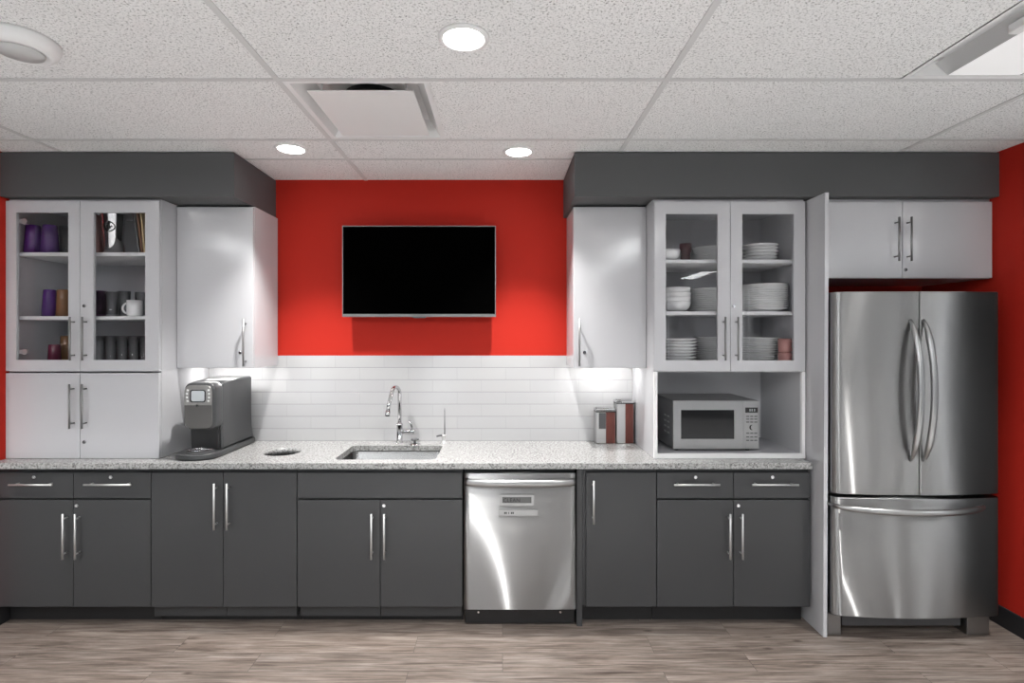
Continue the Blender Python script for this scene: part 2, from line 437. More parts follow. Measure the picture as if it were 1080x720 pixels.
# ------------------------------------------------------------------ cabinets
HANDLE_M = M_NICKEL
def bar_handle(x, z0, z1, yf, name, parent, vertical=True, m=None):
    """a bar pull on the front plane yf; vertical: column x from z0 to z1; else row z=x from z0 to z1 (as x range)"""
    r = .0054; d = .034
    mb = MB()
    if vertical:
        mb.cyl((x, yf - d, z0), (x, yf - d, z1), r)
        for z in (z0 + .028, z1 - .028): mb.cyl((x, yf - d, z), (x, yf, z), .0045, n=12)
    else:
        mb.cyl((z0, yf - d, x), (z1, yf - d, x), r)
        for q in (z0 + .028, z1 - .028): mb.cyl((q, yf - d, x), (q, yf, x), .0045, n=12)
    return mb.build(name, m or HANDLE_M, parent)
def lock(x, z, yf, parent):
    mb = MB().cyl((x, yf, z), (x, yf - .004, z), .0105, .009)
    mb.cyl((x, yf - .004, z), (x, yf - .006, z), .006)
    o = mb.build('lock', M_CHROME, parent)
    MB().box(x - .001, x + .001, yf - .0075, yf - .006, z - .004, z + .004)
    return o
G = .0015
def door(x0, x1, z0, z1, yf, m, parent, name='door'):
    return MB().box(x0 + G, x1 - G, yf, yf + .019, z0 + G, z1 - G, .0012, 1).build(name, m, parent)

BZ0, BZ1 = sz(640, S_BASE), sz(498, S_BASE)
ZD0, ZD1 = sz(525.5, S_BASE), sz(526.8, S_BASE)     # bottom of drawers, top of doors beneath
def base_unit(label, x0, x1, group='charcoal base cabinets'):
    t = thing('base_cabinet', label, 'cabinet', ((x0 + x1) / 2, Y_BASE + .3, 0), group)
    c = MB().box(x0 + .001, x1 - .001, Y_BASE + .021, Y_WALL - .012, BZ0, Z_CTB - .001)
    c.build('body', M_CHAR, t)
    MB().box(x0 + .001, x1 - .001, 3.06, 3.078, .0, BZ0 - .001).build('toe_kick', M_KICK, t)
    return t
def drawer(t, px0, px1, hx0, hx1, lx):
    d = door(sx(px0, S_BASE), sx(px1, S_BASE), ZD0, BZ1, Y_BASE, M_CHAR, t, 'drawer')
    s2 = 194.2
    bar_handle(sz(511.3, s2), sx(hx0, s2), sx(hx1, s2), Y_BASE, 'handle', d, False)
    lock(sx(lx, S_BASE), sz(503, S_BASE), Y_BASE, d)
def bdoor(t, px0, px1, hpx, top=None, hz=(542, 590), lk=None):
    d = door(sx(px0, S_BASE), sx(px1, S_BASE), BZ0, top or ZD1, Y_BASE, M_CHAR, t)
    s2 = 194.2
    bar_handle(sx(hpx, s2), sz(hz[1], s2), sz(hz[0], s2), Y_BASE, 'handle', d)
    if lk: lock(sx(lk, S_BASE), sz(533, S_BASE), Y_BASE, d)

xa = X_L + .002
A = base_unit('charcoal base cabinet at the far left, two drawers over two doors', xa, sx(159, S_BASE))
drawer(A, CX + xa * S_BASE, 77.3, 9, 55, 36); drawer(A, 77.3, 159, 88, 138, 117)
bdoor(A, CX + xa * S_BASE, 77.3, 66); bdoor(A, 77.3, 159, 79, lk=81)
Bc = base_unit('charcoal base cabinet under the coffee machine, two full-height doors and no drawers', sx(159.3, S_BASE), sx(313, S_BASE))
bdoor(Bc, 159.3, 235.5, 225.5, BZ1, (510, 559)); bdoor(Bc, 235.5, 313, 239, BZ1, (510, 559))
Cc = base_unit('charcoal sink base cabinet with wide blank panel over two doors, left of dishwasher', sx(313.3, S_BASE), sx(487.8, S_BASE))
Cc.children  # body cut below for the sink
door(sx(313.3, S_BASE), sx(487.8, S_BASE), ZD0, BZ1, Y_BASE, M_CHAR, Cc, 'blank_panel')
bdoor(Cc, 313.3, 401, 391.5); bdoor(Cc, 401, 487.8, 405, lk=405)
Dc = base_unit('narrow charcoal base cabinet with a single full-height door, right of dishwasher', sx(614.8, S_BASE), sx(692.3, S_BASE))
bdoor(Dc, 618, 692.3, 626.3, BZ1, (507, 553))
Ec = base_unit('charcoal base cabinet under the microwave, two drawers over two doors', sx(692.6, S_BASE), sx(854.6, S_BASE))
drawer(Ec, 692.6, 773.6, 711, 759.5, 733.5); drawer(Ec, 773.6, 854.6, 793.5, 842.5, 814.5)
bdoor(Ec, 692.6, 773.6, 770.3); bdoor(Ec, 773.6, 854.6, 783.3, lk=778.5)
for (t, p0, p1) in ((Bc, 163, 239), (Bc, 239.6, 313), (Cc, 317, 401), (Cc, 401.8, 487)):
    s2 = 189.0
    MB().box(sx(p0, s2), sx(p1, s2), sy(s2), 3.059, sz(649.5, s2), BZ0 - .002, .001, 1).build('plinth_board', M_CHAR, t)
# sink cabinet: open the body for the bowl
for o in list(Cc.children):
    if o.name.startswith('body'):
        me = o.data; bm = bmesh.new(); bm.from_mesh(me); off = Vector(o['_org'])
        top = [f for f in bm.faces if f.normal.z > .9]; bmesh.ops.delete(bm, geom=top, context='FACES')
        bm.to_mesh(me); bm.free()

tag(MB().box(sx(608.3, 191), sx(614.2, 191), sy(191), Y_WALL - .012, .001, Z_CTB - .001, .001, 1).build('filler_panel', M_CHAR),
    'narrow charcoal filler panel reaching the floor, right side of the dishwasher', 'panel')

# ---- countertop with sink cut-out and round waste hole
SKX0, SKX1, SKY0, SKY1 = sx(352.5, 188.3), sx(459.5, 188.3), 3.022, 3.405
HX, HY, HR = sx(298, 177), F / 177, .108
ct = MB().box(X_L + .001, sx(857, S_CT), Y_CT, Y_WALL - .0005, Z_CTB, Z_CT, .002, 2).build('countertop', M_GRAN)
tag(ct, 'long pale speckled granite countertop running over the charcoal base cabinets', 'countertop')
def cut(obj, cutter):
    md = obj.modifiers.new('b', 'BOOLEAN'); md.object = cutter; md.solver = 'EXACT'; md.operation = 'DIFFERENCE'
    dg = bpy.context.evaluated_depsgraph_get()
    me = bpy.data.meshes.new_from_object(obj.evaluated_get(dg))
    obj.modifiers.clear(); obj.data = me
    bpy.data.objects.remove(cutter)
cut(ct, MB().prism(rrect(SKX0, SKX1, SKY0, SKY1, .035), 'z', Z_CTB - .05, Z_CT + .05).build('c', M_GRAN))
cut(ct, MB().cyl((HX, HY, Z_CTB - .05), (HX, HY, Z_CT + .05), HR, n=48).build('c', M_GRAN))
# black chute under the waste hole
ch = MB().lathe((HX, HY, 0), [(HR + .004, Z_CTB - .0005), (HR + .004, .70), (0, .70)], 40)
ch.build('waste_chute', M_BLACK, Bc)
for o in list(Bc.children):
    if o.name.startswith('body'):
        me = o.data; bm = bmesh.new(); bm.from_mesh(me)
        bmesh.ops.delete(bm, geom=[f for f in bm.faces if f.normal.z > .9], context='FACES'); bm.to_mesh(me); bm.free()
# sink bowl
def loop3(t, pts, z): return [t.verts.new((x, y, z)) for x, y in pts]
t = bmesh.new(); e = .004
rings = [loop3(t, rrect(SKX0 - .02, SKX1 + .02, SKY0 - .02, SKY1 + .02, .05), Z_CTB - .0012)]
rings.append(loop3(t, rrect(SKX0 - e, SKX1 + e, SKY0 - e, SKY1 + e, .038), Z_CTB - .0012))
rings.append(loop3(t, rrect(SKX0, SKX1, SKY0, SKY1, .036), Z_CTB - .006))
rings.append(loop3(t, rrect(SKX0 + .004, SKX1 - .004, SKY0 + .004, SKY1 - .004, .036), .725))
rings.append(loop3(t, rrect(SKX0 + .012, SKX1 - .012, SKY0 + .012, SKY1 - .012, .034), .708))
rings.append(loop3(t, rrect(SKX0 + .035, SKX1 - .035, SKY0 + .035, SKY1 - .035, .03), .70))
for P_, Q_ in zip(rings, rings[1:]):
    for k in range(len(P_)): t.faces.new((P_[k], P_[(k + 1) % len(P_)], Q_[(k + 1) % len(P_)], Q_[k]))
t.faces.new(rings[-1])
bmesh.ops.recalc_face_normals(t, faces=t.faces)
for f in t.faces: f.normal_flip()
sk = thing('kitchen_sink', 'stainless undermount sink bowl set into the granite countertop before the faucet', 'sink', ((SKX0 + SKX1) / 2, (SKY0 + SKY1) / 2, .70))
mb = MB(); mb._add(t, True); mb.build('bowl', M_SINK, sk)
MB().lathe(((SKX0 + SKX1) / 2, (SKY0 + SKY1) / 2 + .06, .7005), [(0, .001), (.03, .001), (.042, .004), (.045, 0)], 28).build('drain', M_CHROME, sk)

# ---- wall cabinets (their pulls get a darker metal colour)
HANDLE_M = mat('darker handle metal', (.26, .26, .26), .38, .8)
def glass_door(t, x0, x1, z0, z1, gx0, gx1, gz0, gz1, yf, hpx, hy, lockpx=None, hinge_left=None):
    d = MB().frame(x0 + G, x1 - G, z0 + G, z1 - G, gx0, gx1, gz0, gz1, yf, yf + .019).build('glass_door', M_WHITE, t)
    MB().box(gx0 + .0003, gx1 - .0003, yf + .008, yf + .012, gz0 + .0003, gz1 - .0003).build('glass_pane', M_PANE, d)
    s2 = F / (yf - .034)
    bar_handle(sx(hpx, s2), sz(hy[1], s2), sz(hy[0], s2), yf, 'handle', d)
    if lockpx: lock(sx(lockpx[0], S_TALL), sz(lockpx[1], S_TALL), yf, d)
    if hinge_left is not None:
        for z in (gz0 + .045, gz1 - .045):
            MB().cyl((hinge_left, yf + .02, z), (hinge_left, yf + .026, z), .016).box(hinge_left - .03, hinge_left - .005, yf + .02, yf + .06, z - .012, z + .012, .002).build('hinge', M_NICKEL, d)
    return d
TX0, TX1 = sx(5, S_TALL), sx(168, S_TALL)
ZT = Z_BULK - .003
YI = Y_TALL + .021       # front of the carcass
TL = thing('tall_cabinet', 'white tall cabinet on the counter at left, glass doors showing purple cups', 'cabinet', ((TX0 + TX1) / 2, 3.3, Z_CT + .001), 'tall glass-fronted cabinets')
b = MB()
b.box(TX0, TX0 + .018, YI, Y_WALL - .002, Z_CT + .001, ZT); b.box(TX1 - .018, TX1, YI, Y_WALL - .01, Z_CT + .001, ZT)
b.box(TX0 + .018, TX1 - .018, Y_WALL - .03, Y_WALL - .012, Z_CT + .001, ZT)
b.box(TX0 + .018, TX1 - .018, YI, Y_WALL - .03, Z_CT + .001, Z_CT + .02); b.box(TX0 + .018, TX1 - .018, YI, Y_WALL - .03, ZT - .02, ZT)
zm = sz(392.3, S_TALL)
b.box(TX0 + .018, TX1 - .018, YI, Y_WALL - .03, zm, zm + .018)
b.build('body', M_WHITE, TL)
SHL = [(2.062, 2.082), (1.697, 1.717)]
for z0, z1 in SHL: MB().box(TX0 + .019, TX1 - .019, YI + .03, Y_WALL - .031, z0, z1, .001, 1).build('shelf', M_WHITEIN, TL)
zt, zb = sz(211.5, S_TALL), sz(391.5, S_TALL)
g0, g1 = sz(379.5, S_TALL), sz(224, S_TALL)
glass_door(TL, TX0, sx(84.3, S_TALL), zb, zt, sx(17, S_TALL), sx(72, S_TALL), g0, g1, Y_TALL, 73.5, (334, 380), None, sx(22, S_TALL))
glass_door(TL, sx(84.3, S_TALL), TX1, zb, zt, sx(98.5, S_TALL), sx(153, S_TALL), g0, g1, Y_TALL, 86.5, (334, 380), (89, 322.5))
for p0, p1, hp, lk in ((5, 84.3, 73, None), (84.3, 168, 86.2, (89, 466))):
    d = door(sx(p0, S_TALL), sx(p1, S_TALL), sz(483.6, S_TALL), sz(393, S_TALL), Y_TALL, M_WHITE, TL)
    s2 = F / (Y_TALL - .034)
    bar_handle(sx(hp, s2), sz(452, s2), sz(405, s2), Y_TALL, 'handle', d)
    if lk: lock(sx(lk[0], S_TALL), sz(lk[1], S_TALL), Y_TALL, d)

UX0, UX1 = sx(690, S_TALL), 1.706
TR = thing('tall_cabinet', 'white tall cabinet on the counter at right, glass doors over open microwave niche', 'cabinet', ((UX0 + UX1) / 2, 3.3, Z_CT + .001), 'tall glass-fronted cabinets')
b = MB()
b.box(UX0, UX0 + .018, YI, Y_WALL - .01, Z_CT + .001, ZT); b.box(UX1 - .018, UX1, YI, Y_WALL - .002, Z_CT + .001, ZT)
b.box(UX0 + .018, UX1 - .018, Y_WALL - .03, Y_WALL - .012, Z_CT + .001, ZT)
b.box(UX0 + .018, UX1 - .018, YI, Y_WALL - .03, Z_CT + .001, Z_CT + .027); b.box(UX0 + .018, UX1 - .018, YI, Y_WALL - .03, ZT - .02, ZT)
zr = sz(391.8, S_TALL)
b.box(UX0 + .018, UX1 - .018, YI, Y_WALL - .03, zr, zr + .02)
b.build('body', M_WHITE, TR)
f = MB(); f.frame(UX0 + .001, UX1 - .001, Z_CT + .0015, zr - .002, UX0 + .018, UX1 - .020, Z_CT + .027, zr - .0025, Y_TALL, YI - .001)
f.build('niche_frame', M_WEDGE, TR)
SHR = [(2.021, 2.041), (1.724, 1.744)]
for z0, z1 in SHR: MB().box(UX0 + .019, UX1 - .019, YI + .03, Y_WALL - .031, z0, z1, .001, 1).build('shelf', M_WHITEIN, TR)
zt = sz(212, S_TALL); g0, g1 = sz(380, S_TALL), sz(225.5, S_TALL)
glass_door(TR, UX0, sx(770.3, S_TALL), zr, zt, sx(702.3, S_TALL), sx(757, S_TALL), g0, g1, Y_TALL, 765.3, (334, 380))
glass_door(TR, sx(770.3, S_TALL), UX1, zr, zt, sx(783, S_TALL), sx(837.5, S_TALL), g0, g1, Y_TALL, 778.7, (334, 380), (773.7, 323))

def corner_cab(label, x0, x1, px_door, hpx, lkx, side):
    t = thing('wall_cabinet', label, 'cabinet', ((x0 + x1) / 2, 3.4, 1.413), 'single-door wall cabinets')
    y0 = Y_UP + .02; zc = sz(217, S_UP)
    b = MB()
    for a in (x0, x1 - .018): b.box(a, a + .018, y0, Y_WALL - .0105, 1.413, zc)
    b.box(x0 + .018, x1 - .018, y0, Y_WALL - .0105, 1.446, 1.464); b.box(x0 + .018, x1 - .018, y0, Y_WALL - .0105, zc - .018, zc)
    b.box(x0 + .018, x1 - .018, Y_WALL - .024, Y_WALL - .0105, 1.464, zc - .018)
    b.build('body', M_WHITE, t)
    d = door(x0, x1, sz(388.2, S_UP), zc - .006, Y_UP, M_WHITE, t)
    s2 = F / (Y_UP - .034)
    bar_handle(sx(hpx, s2), sz(386, s2), sz(336, s2), Y_UP, 'handle', d)
    lock(sx(lkx, S_UP), sz(371.5, S_UP), Y_UP, d)
    xe = x1 if side > 0 else x0       # light rail along the open side
    e = .002 * side
    MB().box(min(xe + e * .2, xe + e), max(xe + e * .2, xe + e), Y_UP + .02, Y_WALL - .011, 1.413, 1.472).build('light_rail', M_WHITE, t)
    # led strip below
    u = thing('under_cabinet_light', 'slim bright light strip under the white wall cabinet %s of the television' % ('left' if side > 0 else 'right'), 'light', ((x0 + x1) / 2, 3.44, 1.43), 'under-cabinet light strips')
    MB().box(x0 + .03, x1 - .03, 3.40, 3.44, 1.434, 1.4455, .002).build('housing', M_ALU, u)
    MB().box(x0 + .04, x1 - .04, 3.405, 3.435, 1.431, 1.4338).build('lens', M_LED, u)
CL = corner_cab('white single-door wall cabinet left of the television', TX1 + .001, sx(267, S_UP), None, 256.5, 253.5, 1)
CR = corner_cab('white single-door wall cabinet right of the television', sx(605, S_UP), UX0 - .001, None, 611.3, 616.5, -1)

FC = thing('wall_cabinet', 'white two-door cabinet above the stainless refrigerator', 'cabinet', (2.25, 3.3, sz(293.3, S_TALL)))
FX0, FX1 = 1.745, sx(1047, S_TALL)
z0, z1 = sz(293.3, S_TALL), Z_BULK - .003
MB().box(FX0, FX1, YI, Y_WALL - .002, z0, z1).build('body', M_WHITE, FC)
for p0, p1, hp, lk in ((CX + FX0 * S_TALL, 951.7, 948.6, None), (951.7, 1046.8, 961.7, (955, 284.3))):
    d = door(sx(p0, S_TALL), sx(p1, S_TALL), z0, sz(212.3, S_TALL), Y_TALL, M_WHITE, FC)
    s2 = F / (Y_TALL - .034)
    bar_handle(sx(hp, s2), sz(275, s2), sz(228.5, s2), Y_TALL, 'handle', d)
    if lk: lock(sx(lk[0], S_TALL), sz(lk[1], S_TALL), Y_TALL, d)

# tall end panel between the cabinets and the refrigerator, leaning a touch
ep = MB().box(0, .021, F / 198, Y_WALL - .012, 0, Z_BULK - .012, .001, 1)
ep.xform(Matrix.Translation((1.7085, 0, 0)) @ Matrix(((1, 0, .004, 0), (0, 1, 0, 0), (0, 0, 1, 0), (0, 0, 0, 1))))
tag(ep.build('end_panel', M_WHITE), 'tall white end panel standing between the cabinets and the refrigerator', 'panel')

# ------------------------------------------------------------------ dishwasher
DX0, DX1 = sx(489.3, S_BASE), sx(607.3, S_BASE)
DW = thing('dishwasher', 'stainless dishwasher with full-width handle bar built in under the counter', 'dishwasher', ((DX0 + DX1) / 2, 3.2, 0))
MB().box(DX0 + .004, DX1 - .004, Y_BASE + .035, Y_WALL - .02, .02, Z_CTB - .004).build('tub', M_BLACK, DW)
dz0, dz1 = sz(642.5, S_BASE), sz(498.5, S_BASE)
n = 20
front = [(DX0 + (DX1 - DX0) * k / n, Y_BASE - .003 - .002 * (1 - (2 * k / n - 1) ** 2)) for k in range(n + 1)]
poly = front + [(DX1, Y_BASE + .03), (DX0, Y_BASE + .03)]
dd = MB().prism(poly, 'z', dz0, dz1, .003, 2, True).build('door', M_STEEL, DW)
zc = sz(509.3, 194.5); pts = []; rad = []
for k in range(25):
    u = k / 24; v = 4 * u * (1 - u)
    pts.append((DX0 + .004 + (DX1 - DX0 - .008) * u, Y_BASE - .012 - .026 * min(1, v * 1.6) ** .7, zc - .004 * v)); rad.append(.021)
MB().tube(pts, rad, 16, .55, (0, 0, 1)).build('handle', M_STEEL2, dd)
MB().box(DX0 + .006, DX1 - .006, 3.0, 3.02, .012, dz0 - .004).build('kick_plate', M_BLACK, DW)
for p in (504.5, 591):
    MB().cyl((sx(p, 190), 3.0, sz(645, 190)), (sx(p, 190), 2.996, sz(645, 190)), .006).build('screw', M_CHROME, DW)
ysg = Y_BASE - .0105
M_SIGN = mat('grey sign plastic', (.33, .33, .33), .4)
M_SIGND = mat('dark grey sign insert', (.10, .10, .10), .4)
M_INK = mat('black ink', (.012, .012, .012), .5)
sg = thing('magnet_sign', 'small framed dark magnet sign lettered CLEAN, upper one on dishwasher door', 'sign', (sx(545, S_BASE), ysg, sz(532, S_BASE)))
MB().frame(sx(527, S_BASE), sx(563, S_BASE), sz(532.3, S_BASE), sz(520.6, S_BASE), sx(529.8, S_BASE), sx(560.3, S_BASE), sz(529.5, S_BASE), sz(523, S_BASE), ysg - .006, ysg).build('frame', M_SIGN, sg)
MB().box(sx(529.8, S_BASE), sx(560.3, S_BASE), ysg - .004, ysg, sz(529.5, S_BASE), sz(523, S_BASE)).build('insert', M_SIGND, sg)
text_mesh('CLEAN', .030, 'lettering', M_INK, sg, (sx(530.6, S_BASE), ysg - .0046, sz(528.4, S_BASE)))
sg = thing('magnet_sign', 'plain pale grey magnet strip with tiny dark marks, lower one on dishwasher door', 'sign', (sx(547, S_BASE), ysg, sz(544, S_BASE)))
MB().box(sx(526, S_BASE), sx(567, S_BASE), ysg - .005, ysg, sz(543, S_BASE), sz(536.8, S_BASE), .001, 1).build('strip', M_SIGN, sg)
mk = MB()
for a, b2 in ((531.8, 533), (533.4, 534.6), (536.2, 537), (538.8, 540), (540.4, 541.8)):
    mk.box(sx(a, S_BASE), sx(b2, S_BASE), ysg - .0056, ysg - .0051, sz(540.8, S_BASE), sz(538.8, S_BASE))
mk.build('mark', M_INK, sg)

# ------------------------------------------------------------------ refrigerator
RF = thing('refrigerator', 'stainless french-door refrigerator with bottom freezer drawer beside the red wall', 'refrigerator', (2.18, 3.2, 0))
RX_0, RX_1 = 1.742, sx(1052, 199)
XM = sx(967, 201.5)
def fy(x):                                   # the bowed front
    u = (x - RX_0) / (RX_1 - RX_0) * 2 - 1
    y = F / 200.5 - .034 * (1 - u * u)
    e = min(x - RX_0, RX_1 - x)
    if e < .025: y += .022 * (1 - e / .025) ** 2
    return y
def bowed(x0, x1, z0, z1, name, parent, n=24):
    xs = [x0 + (x1 - x0) * k / n for k in range(n + 1)]
    for q in (.004, .010, .018):
        xs += [x0 + q, x1 - q]
    xs = sorted(xs)
    poly = [(x, fy(x)) for x in xs] + [(x1, F / 200.5 + .075), (x0, F / 200.5 + .075)]
    return MB().prism(poly, 'z', z0, z1, .006, 3, True).build(name, M_STEEL, parent)
zt, zs1, zs0, zb = sz(307.5, 201), sz(521, 201), sz(524.5, 201), sz(650, 201)
MB().box(RX_0 + .012, RX_1 - .012, F / 200.5 + .08, 3.50, .10, zt - .012, .004).build('body', M_DKSTEEL, RF)
dl = bowed(RX_0, XM - .003, zs1, zt, 'door', RF)
dr = bowed(XM + .003, RX_1, zs1, zt, 'door', RF)
fd = bowed(RX_0, RX_1, zb, zs0, 'freezer_drawer', RF, 40)
def bow_handle(a, b, out, rmax, name, parent, up, flat):
    a, b = Vector(a), Vector(b); pts = []; rad = []
    for k in range(33):
        u = k / 32; v = 4 * u * (1 - u)
        p = a.lerp(b, u) + Vector((0, -out * v ** .75, 0))
        pts.append(p); rad.append(rmax * (.45 + .55 * min(1, v * 2.2)))
    return MB().tube(pts, rad, 16, flat, up).build(name, M_STEEL2, parent)
for hx, d in ((sx(960.8, 203), dl), (sx(974.5, 203), dr)):
    y = fy(hx) + .002
    bow_handle((hx, y, sz(337, 203)), (hx, y, sz(486, 203)), .072, .0165, 'handle', d, (1, 0, 0), .8)
y = fy(2.18) + .014
hz = sz(535, 203)
pts = []; rad = []
for k in range(41):
    u = k / 40; v = 4 * u * (1 - u); x = sx(882, 203) + (sx(1041.5, 203) - sx(882, 203)) * u
    pts.append((x, fy(x) + .002 - .070 * v ** .55, hz - .008 * v)); rad.append(.017 * (.55 + .45 * min(1, v * 3)))
MB().tube(pts, rad, 16, .8, (0, 0, 1)).build('handle', M_STEEL2, fd)
MB().box(RX_0 + .10, RX_1 - .14, 2.93, 2.95, .035, .112).build('grille', M_DKSTEEL, RF)
for a, b2 in ((RX_0 + .004, RX_0 + .075), (RX_1 - .13, RX_1 - .01)):
    MB().prism([(a, .0), (b2, .0), (b2, .10), (a, .118)], 'y', 2.90, 2.99, .004).build('foot_bracket', M_STEEL2, RF)
for k in range(2): pass

# ------------------------------------------------------------------ television
TVX0, TVX1 = sx(361, 165.75), sx(523, 165.75)
TVZ0, TVZ1 = sz(334, 165.75), sz(238, 165.75)
YT = F / 165.75
M_BEZEL = mat('grey metal bezel', (.20, .20, .20), .35, .9)
TV = thing('television', 'black flat-screen television with thin silver bezel on the red wall', 'television', ((TVX0 + TVX1) / 2, YT + .02, TVZ0))
MB().box(TVX0 + .012, TVX1 - .012, YT + .004, YT + .045, TVZ0 + .012, TVZ1 - .012, .006).build('housing', M_BLACK, TV)
MB().box(TVX0 + .25, TVX1 - .25, YT + .046, Y_WALL - .0005, TVZ0 + .13, TVZ1 - .13).build('wall_mount', M_BLACK, TV)
bz = MB().frame(TVX0, TVX1, TVZ0, TVZ1, TVX0 + .0055, TVX1 - .0055, TVZ0 + .018, TVZ1 - .0055, YT - .002, YT + .02)
bz.build('bezel', M_BEZEL, TV)
M_SCREEN = mat('dark screen', (.0006, .0006, .0006), .5, spec=0.0)
MB().box(TVX0 + .0055, TVX1 - .0055, YT, YT + .0035, TVZ0 + .018, TVZ1 - .0055).build('screen', M_SCREEN, TV)
xm = (TVX0 + TVX1) / 2
MB().prism([(xm - .05, TVZ0 + .001), (xm - .035, TVZ0 - .007), (xm + .035, TVZ0 - .007), (xm + .05, TVZ0 + .001)], 'y', YT, YT + .015, .001, 1).build('sensor_nub', M_DKSTEEL, TV)

# ------------------------------------------------------------------ faucet and dispenser
fx, fyy = sx(421.5, 163.5), F / 163.5
z0 = Z_CT
FA = thing('faucet', 'chrome high-arc faucet behind the sink with side lever', 'faucet', (fx, fyy, z0))
MB().lathe((fx, fyy, z0), [(0, 0), (.024, 0), (.024, .006), (.019, .010), (.019, .11), (.021, .116), (.021, .124), (.013, .132), (0, .132)], 28).build('body', M_CHROME, FA)
pts = [(fx, fyy, z0 + .12), (fx, fyy, z0 + .31)]
dirx, diry = -.30, -.95
for k in range(1, 15):
    a = PI * k / 16
    q = .055 * (1 - math.cos(a)); pts.append((fx + dirx * q, fyy + diry * q, z0 + .31 + .055 * math.sin(a)))
ex = pts[-1]
pts.append((ex[0] + dirx * .03, ex[1] + diry * .03, ex[2] - .06)); pts.append((ex[0] + dirx * .045, ex[1] + diry * .045, ex[2] - .11))
MB().tube(pts, .0125, 16).build('spout', M_CHROME, FA)
e2 = pts[-1]
MB().tube([(e2[0], e2[1], e2[2] + .004), (e2[0] + dirx * .008, e2[1] + diry * .008, e2[2] - .028)], .0155, 16).build('spray_head', M_CHROME, FA)
MB().cyl((fx, fyy, z0 + .075), (fx + .085, fyy - .004, z0 + .075), .014).sphere((fx + .088, fyy - .004, z0 + .075), .017).tube(
    [(fx + .085, fyy - .004, z0 + .082), (fx + .078, fyy - .008, z0 + .115), (fx + .068, fyy - .018, z0 + .145)], [.008, .0065, .0075], 10).build('lever', M_CHROME, FA)
kx = sx(437.5, 166)
KN = thing('sink_stopper', 'dark metal knob on a round flange beside the faucet base', 'stopper', (kx, F / 166, z0))
MB().lathe((kx, F / 166, z0), [(0, 0), (.036, 0), (.034, .005), (.018, .009), (.010, .012), (0, .012)], 28).build('flange', M_CHROME, KN)
kb = MB().cyl((kx, F / 166, z0 + .011), (kx, F / 166, z0 + .03), .008)
for k in range(5):
    a = 2 * PI * k / 5; kb.sphere((kx + .016 * math.cos(a), F / 166 + .016 * math.sin(a), z0 + .034), .0115, (1, 1, .6), 12)
kb.sphere((kx, F / 166, z0 + .035), .012, (1, 1, .6), 12)
kb.build('knob', M_DKSTEEL, KN)
qx, qy = sx(468, 164.5), F / 164.5
DP = thing('soap_dispenser', 'slim dark dispenser with short nozzle and tall thin rod right of the sink', 'dispenser', (qx, qy, z0))
MB().lathe((qx, qy, z0), [(0, 0), (.016, 0), (.016, .004), (.012, .006), (.012, .04), (.014, .045), (.014, .058), (0, .058)], 20).build('base', M_NICKEL, DP)
MB().tube([(qx, qy, z0 + .052), (qx - .02, qy - .012, z0 + .055), (qx - .042, qy - .026, z0 + .052)], [.007, .006, .005], 10).build('nozzle', M_DKSTEEL, DP)
MB().cyl((qx + .006, qy, z0 + .056), (qx + .006, qy, z0 + .205), .0035, .0025, 10).cyl((qx + .006, qy, z0 + .205), (qx + .006, qy, z0 + .23), .0025, .001, 10).build('rod', M_DKSTEEL, DP)

# ------------------------------------------------------------------ coffee machine
M_CMB = mat('charcoal satin plastic', (.045, .047, .049), .28)
M_CMF = mat('brushed grey face', (.46, .45, .44), .3, .8)
M_CMD = mat('dark grey face', (.16, .155, .15), .32, .6)
M_LCD = mat('pale lcd', (.50, .53, .55), .25)
M_BTN = mat('silver button', (.75, .75, .75), .3, .3)
CM = thing('coffee_machine', 'charcoal single-serve coffee machine with silver display panel on counter', 'coffee machine', (-1.72, 3.2, Z_CT))
zc = Z_CT
CBX0, CBX1 = -1.805, -1.618
# drip base
poly = []
for k in range(13):
    a = PI + PI * k / 12
    poly.append((-1.7265 + .1185 * math.cos(a), 3.06 + .085 * math.sin(a)))
poly = poly + [(-1.606, 3.51), (-1.815, 3.51)]
MB().prism(poly, 'z', zc + .001, zc + .036, .009, 3, True).build('base', M_CMB, CM)
# body: side outline extruded across
side = [(3.125, zc + .037), (3.118, zc + .20), (3.112, zc + .36), (3.116, zc + .405), (3.14, zc + .425), (3.25, zc + .433), (3.40, zc + .436),
        (3.475, zc + .434), (3.492, zc + .425), (3.49, zc + .33), (3.488, zc + .22), (3.495, zc + .12), (3.512, zc + .06), (3.515, zc + .037)]
MB().prism(side, 'x', CBX0, CBX1, .012, 3, True).build('body', M_CMB, CM)
# dark dispensing cavity
MB().box(CBX0 + .018, CBX1 - .012, 3.102, 3.1165, zc + .04, zc + .19, .004).build('cavity', M_BLACK, CM)
# head
hx0, hx1 = -1.782, -1.606
hz0, hz1 = zc + .165, zc + .43
hd = MB().prism(rrect(hx0, hx1, hz0, hz1, .042, 8), 'y', 3.018, 3.115, .018, 4, True).build('head', M_CMB, CM)
MB().prism(rrect(hx0 + .008, hx1 - .012, hz0 + .010, hz1 - .013, .036, 8), 'y', 3.011, 3.0175, .003, 2, True).build('face_plate', M_CMD, CM)
MB().prism([(hx0 + .010, hz0 + .140), (hx1 - .014, hz0 + .140)] + [p for p in rrect(hx0 + .010, hx1 - .014, hz0 + .02, hz1 - .015, .034, 8) if p[1] > hz0 + .142], 'y', 3.0085, 3.0108, .001, 1).build('control_panel', M_CMF, CM)
xq = (hx0 + hx1) / 2 - .002
MB().prism(rrect(xq - .044, xq + .044, hz0 + .156, hz0 + .227, .014, 6), 'y', 3.006, 3.0084, .0008, 1).build('display_bezel', M_BLACK, CM)
MB().prism(rrect(xq - .035, xq + .038, hz0 + .162, hz0 + .221, .010, 6), 'y', 3.0045, 3.0059, .0005, 1).build('display', M_LCD, CM)
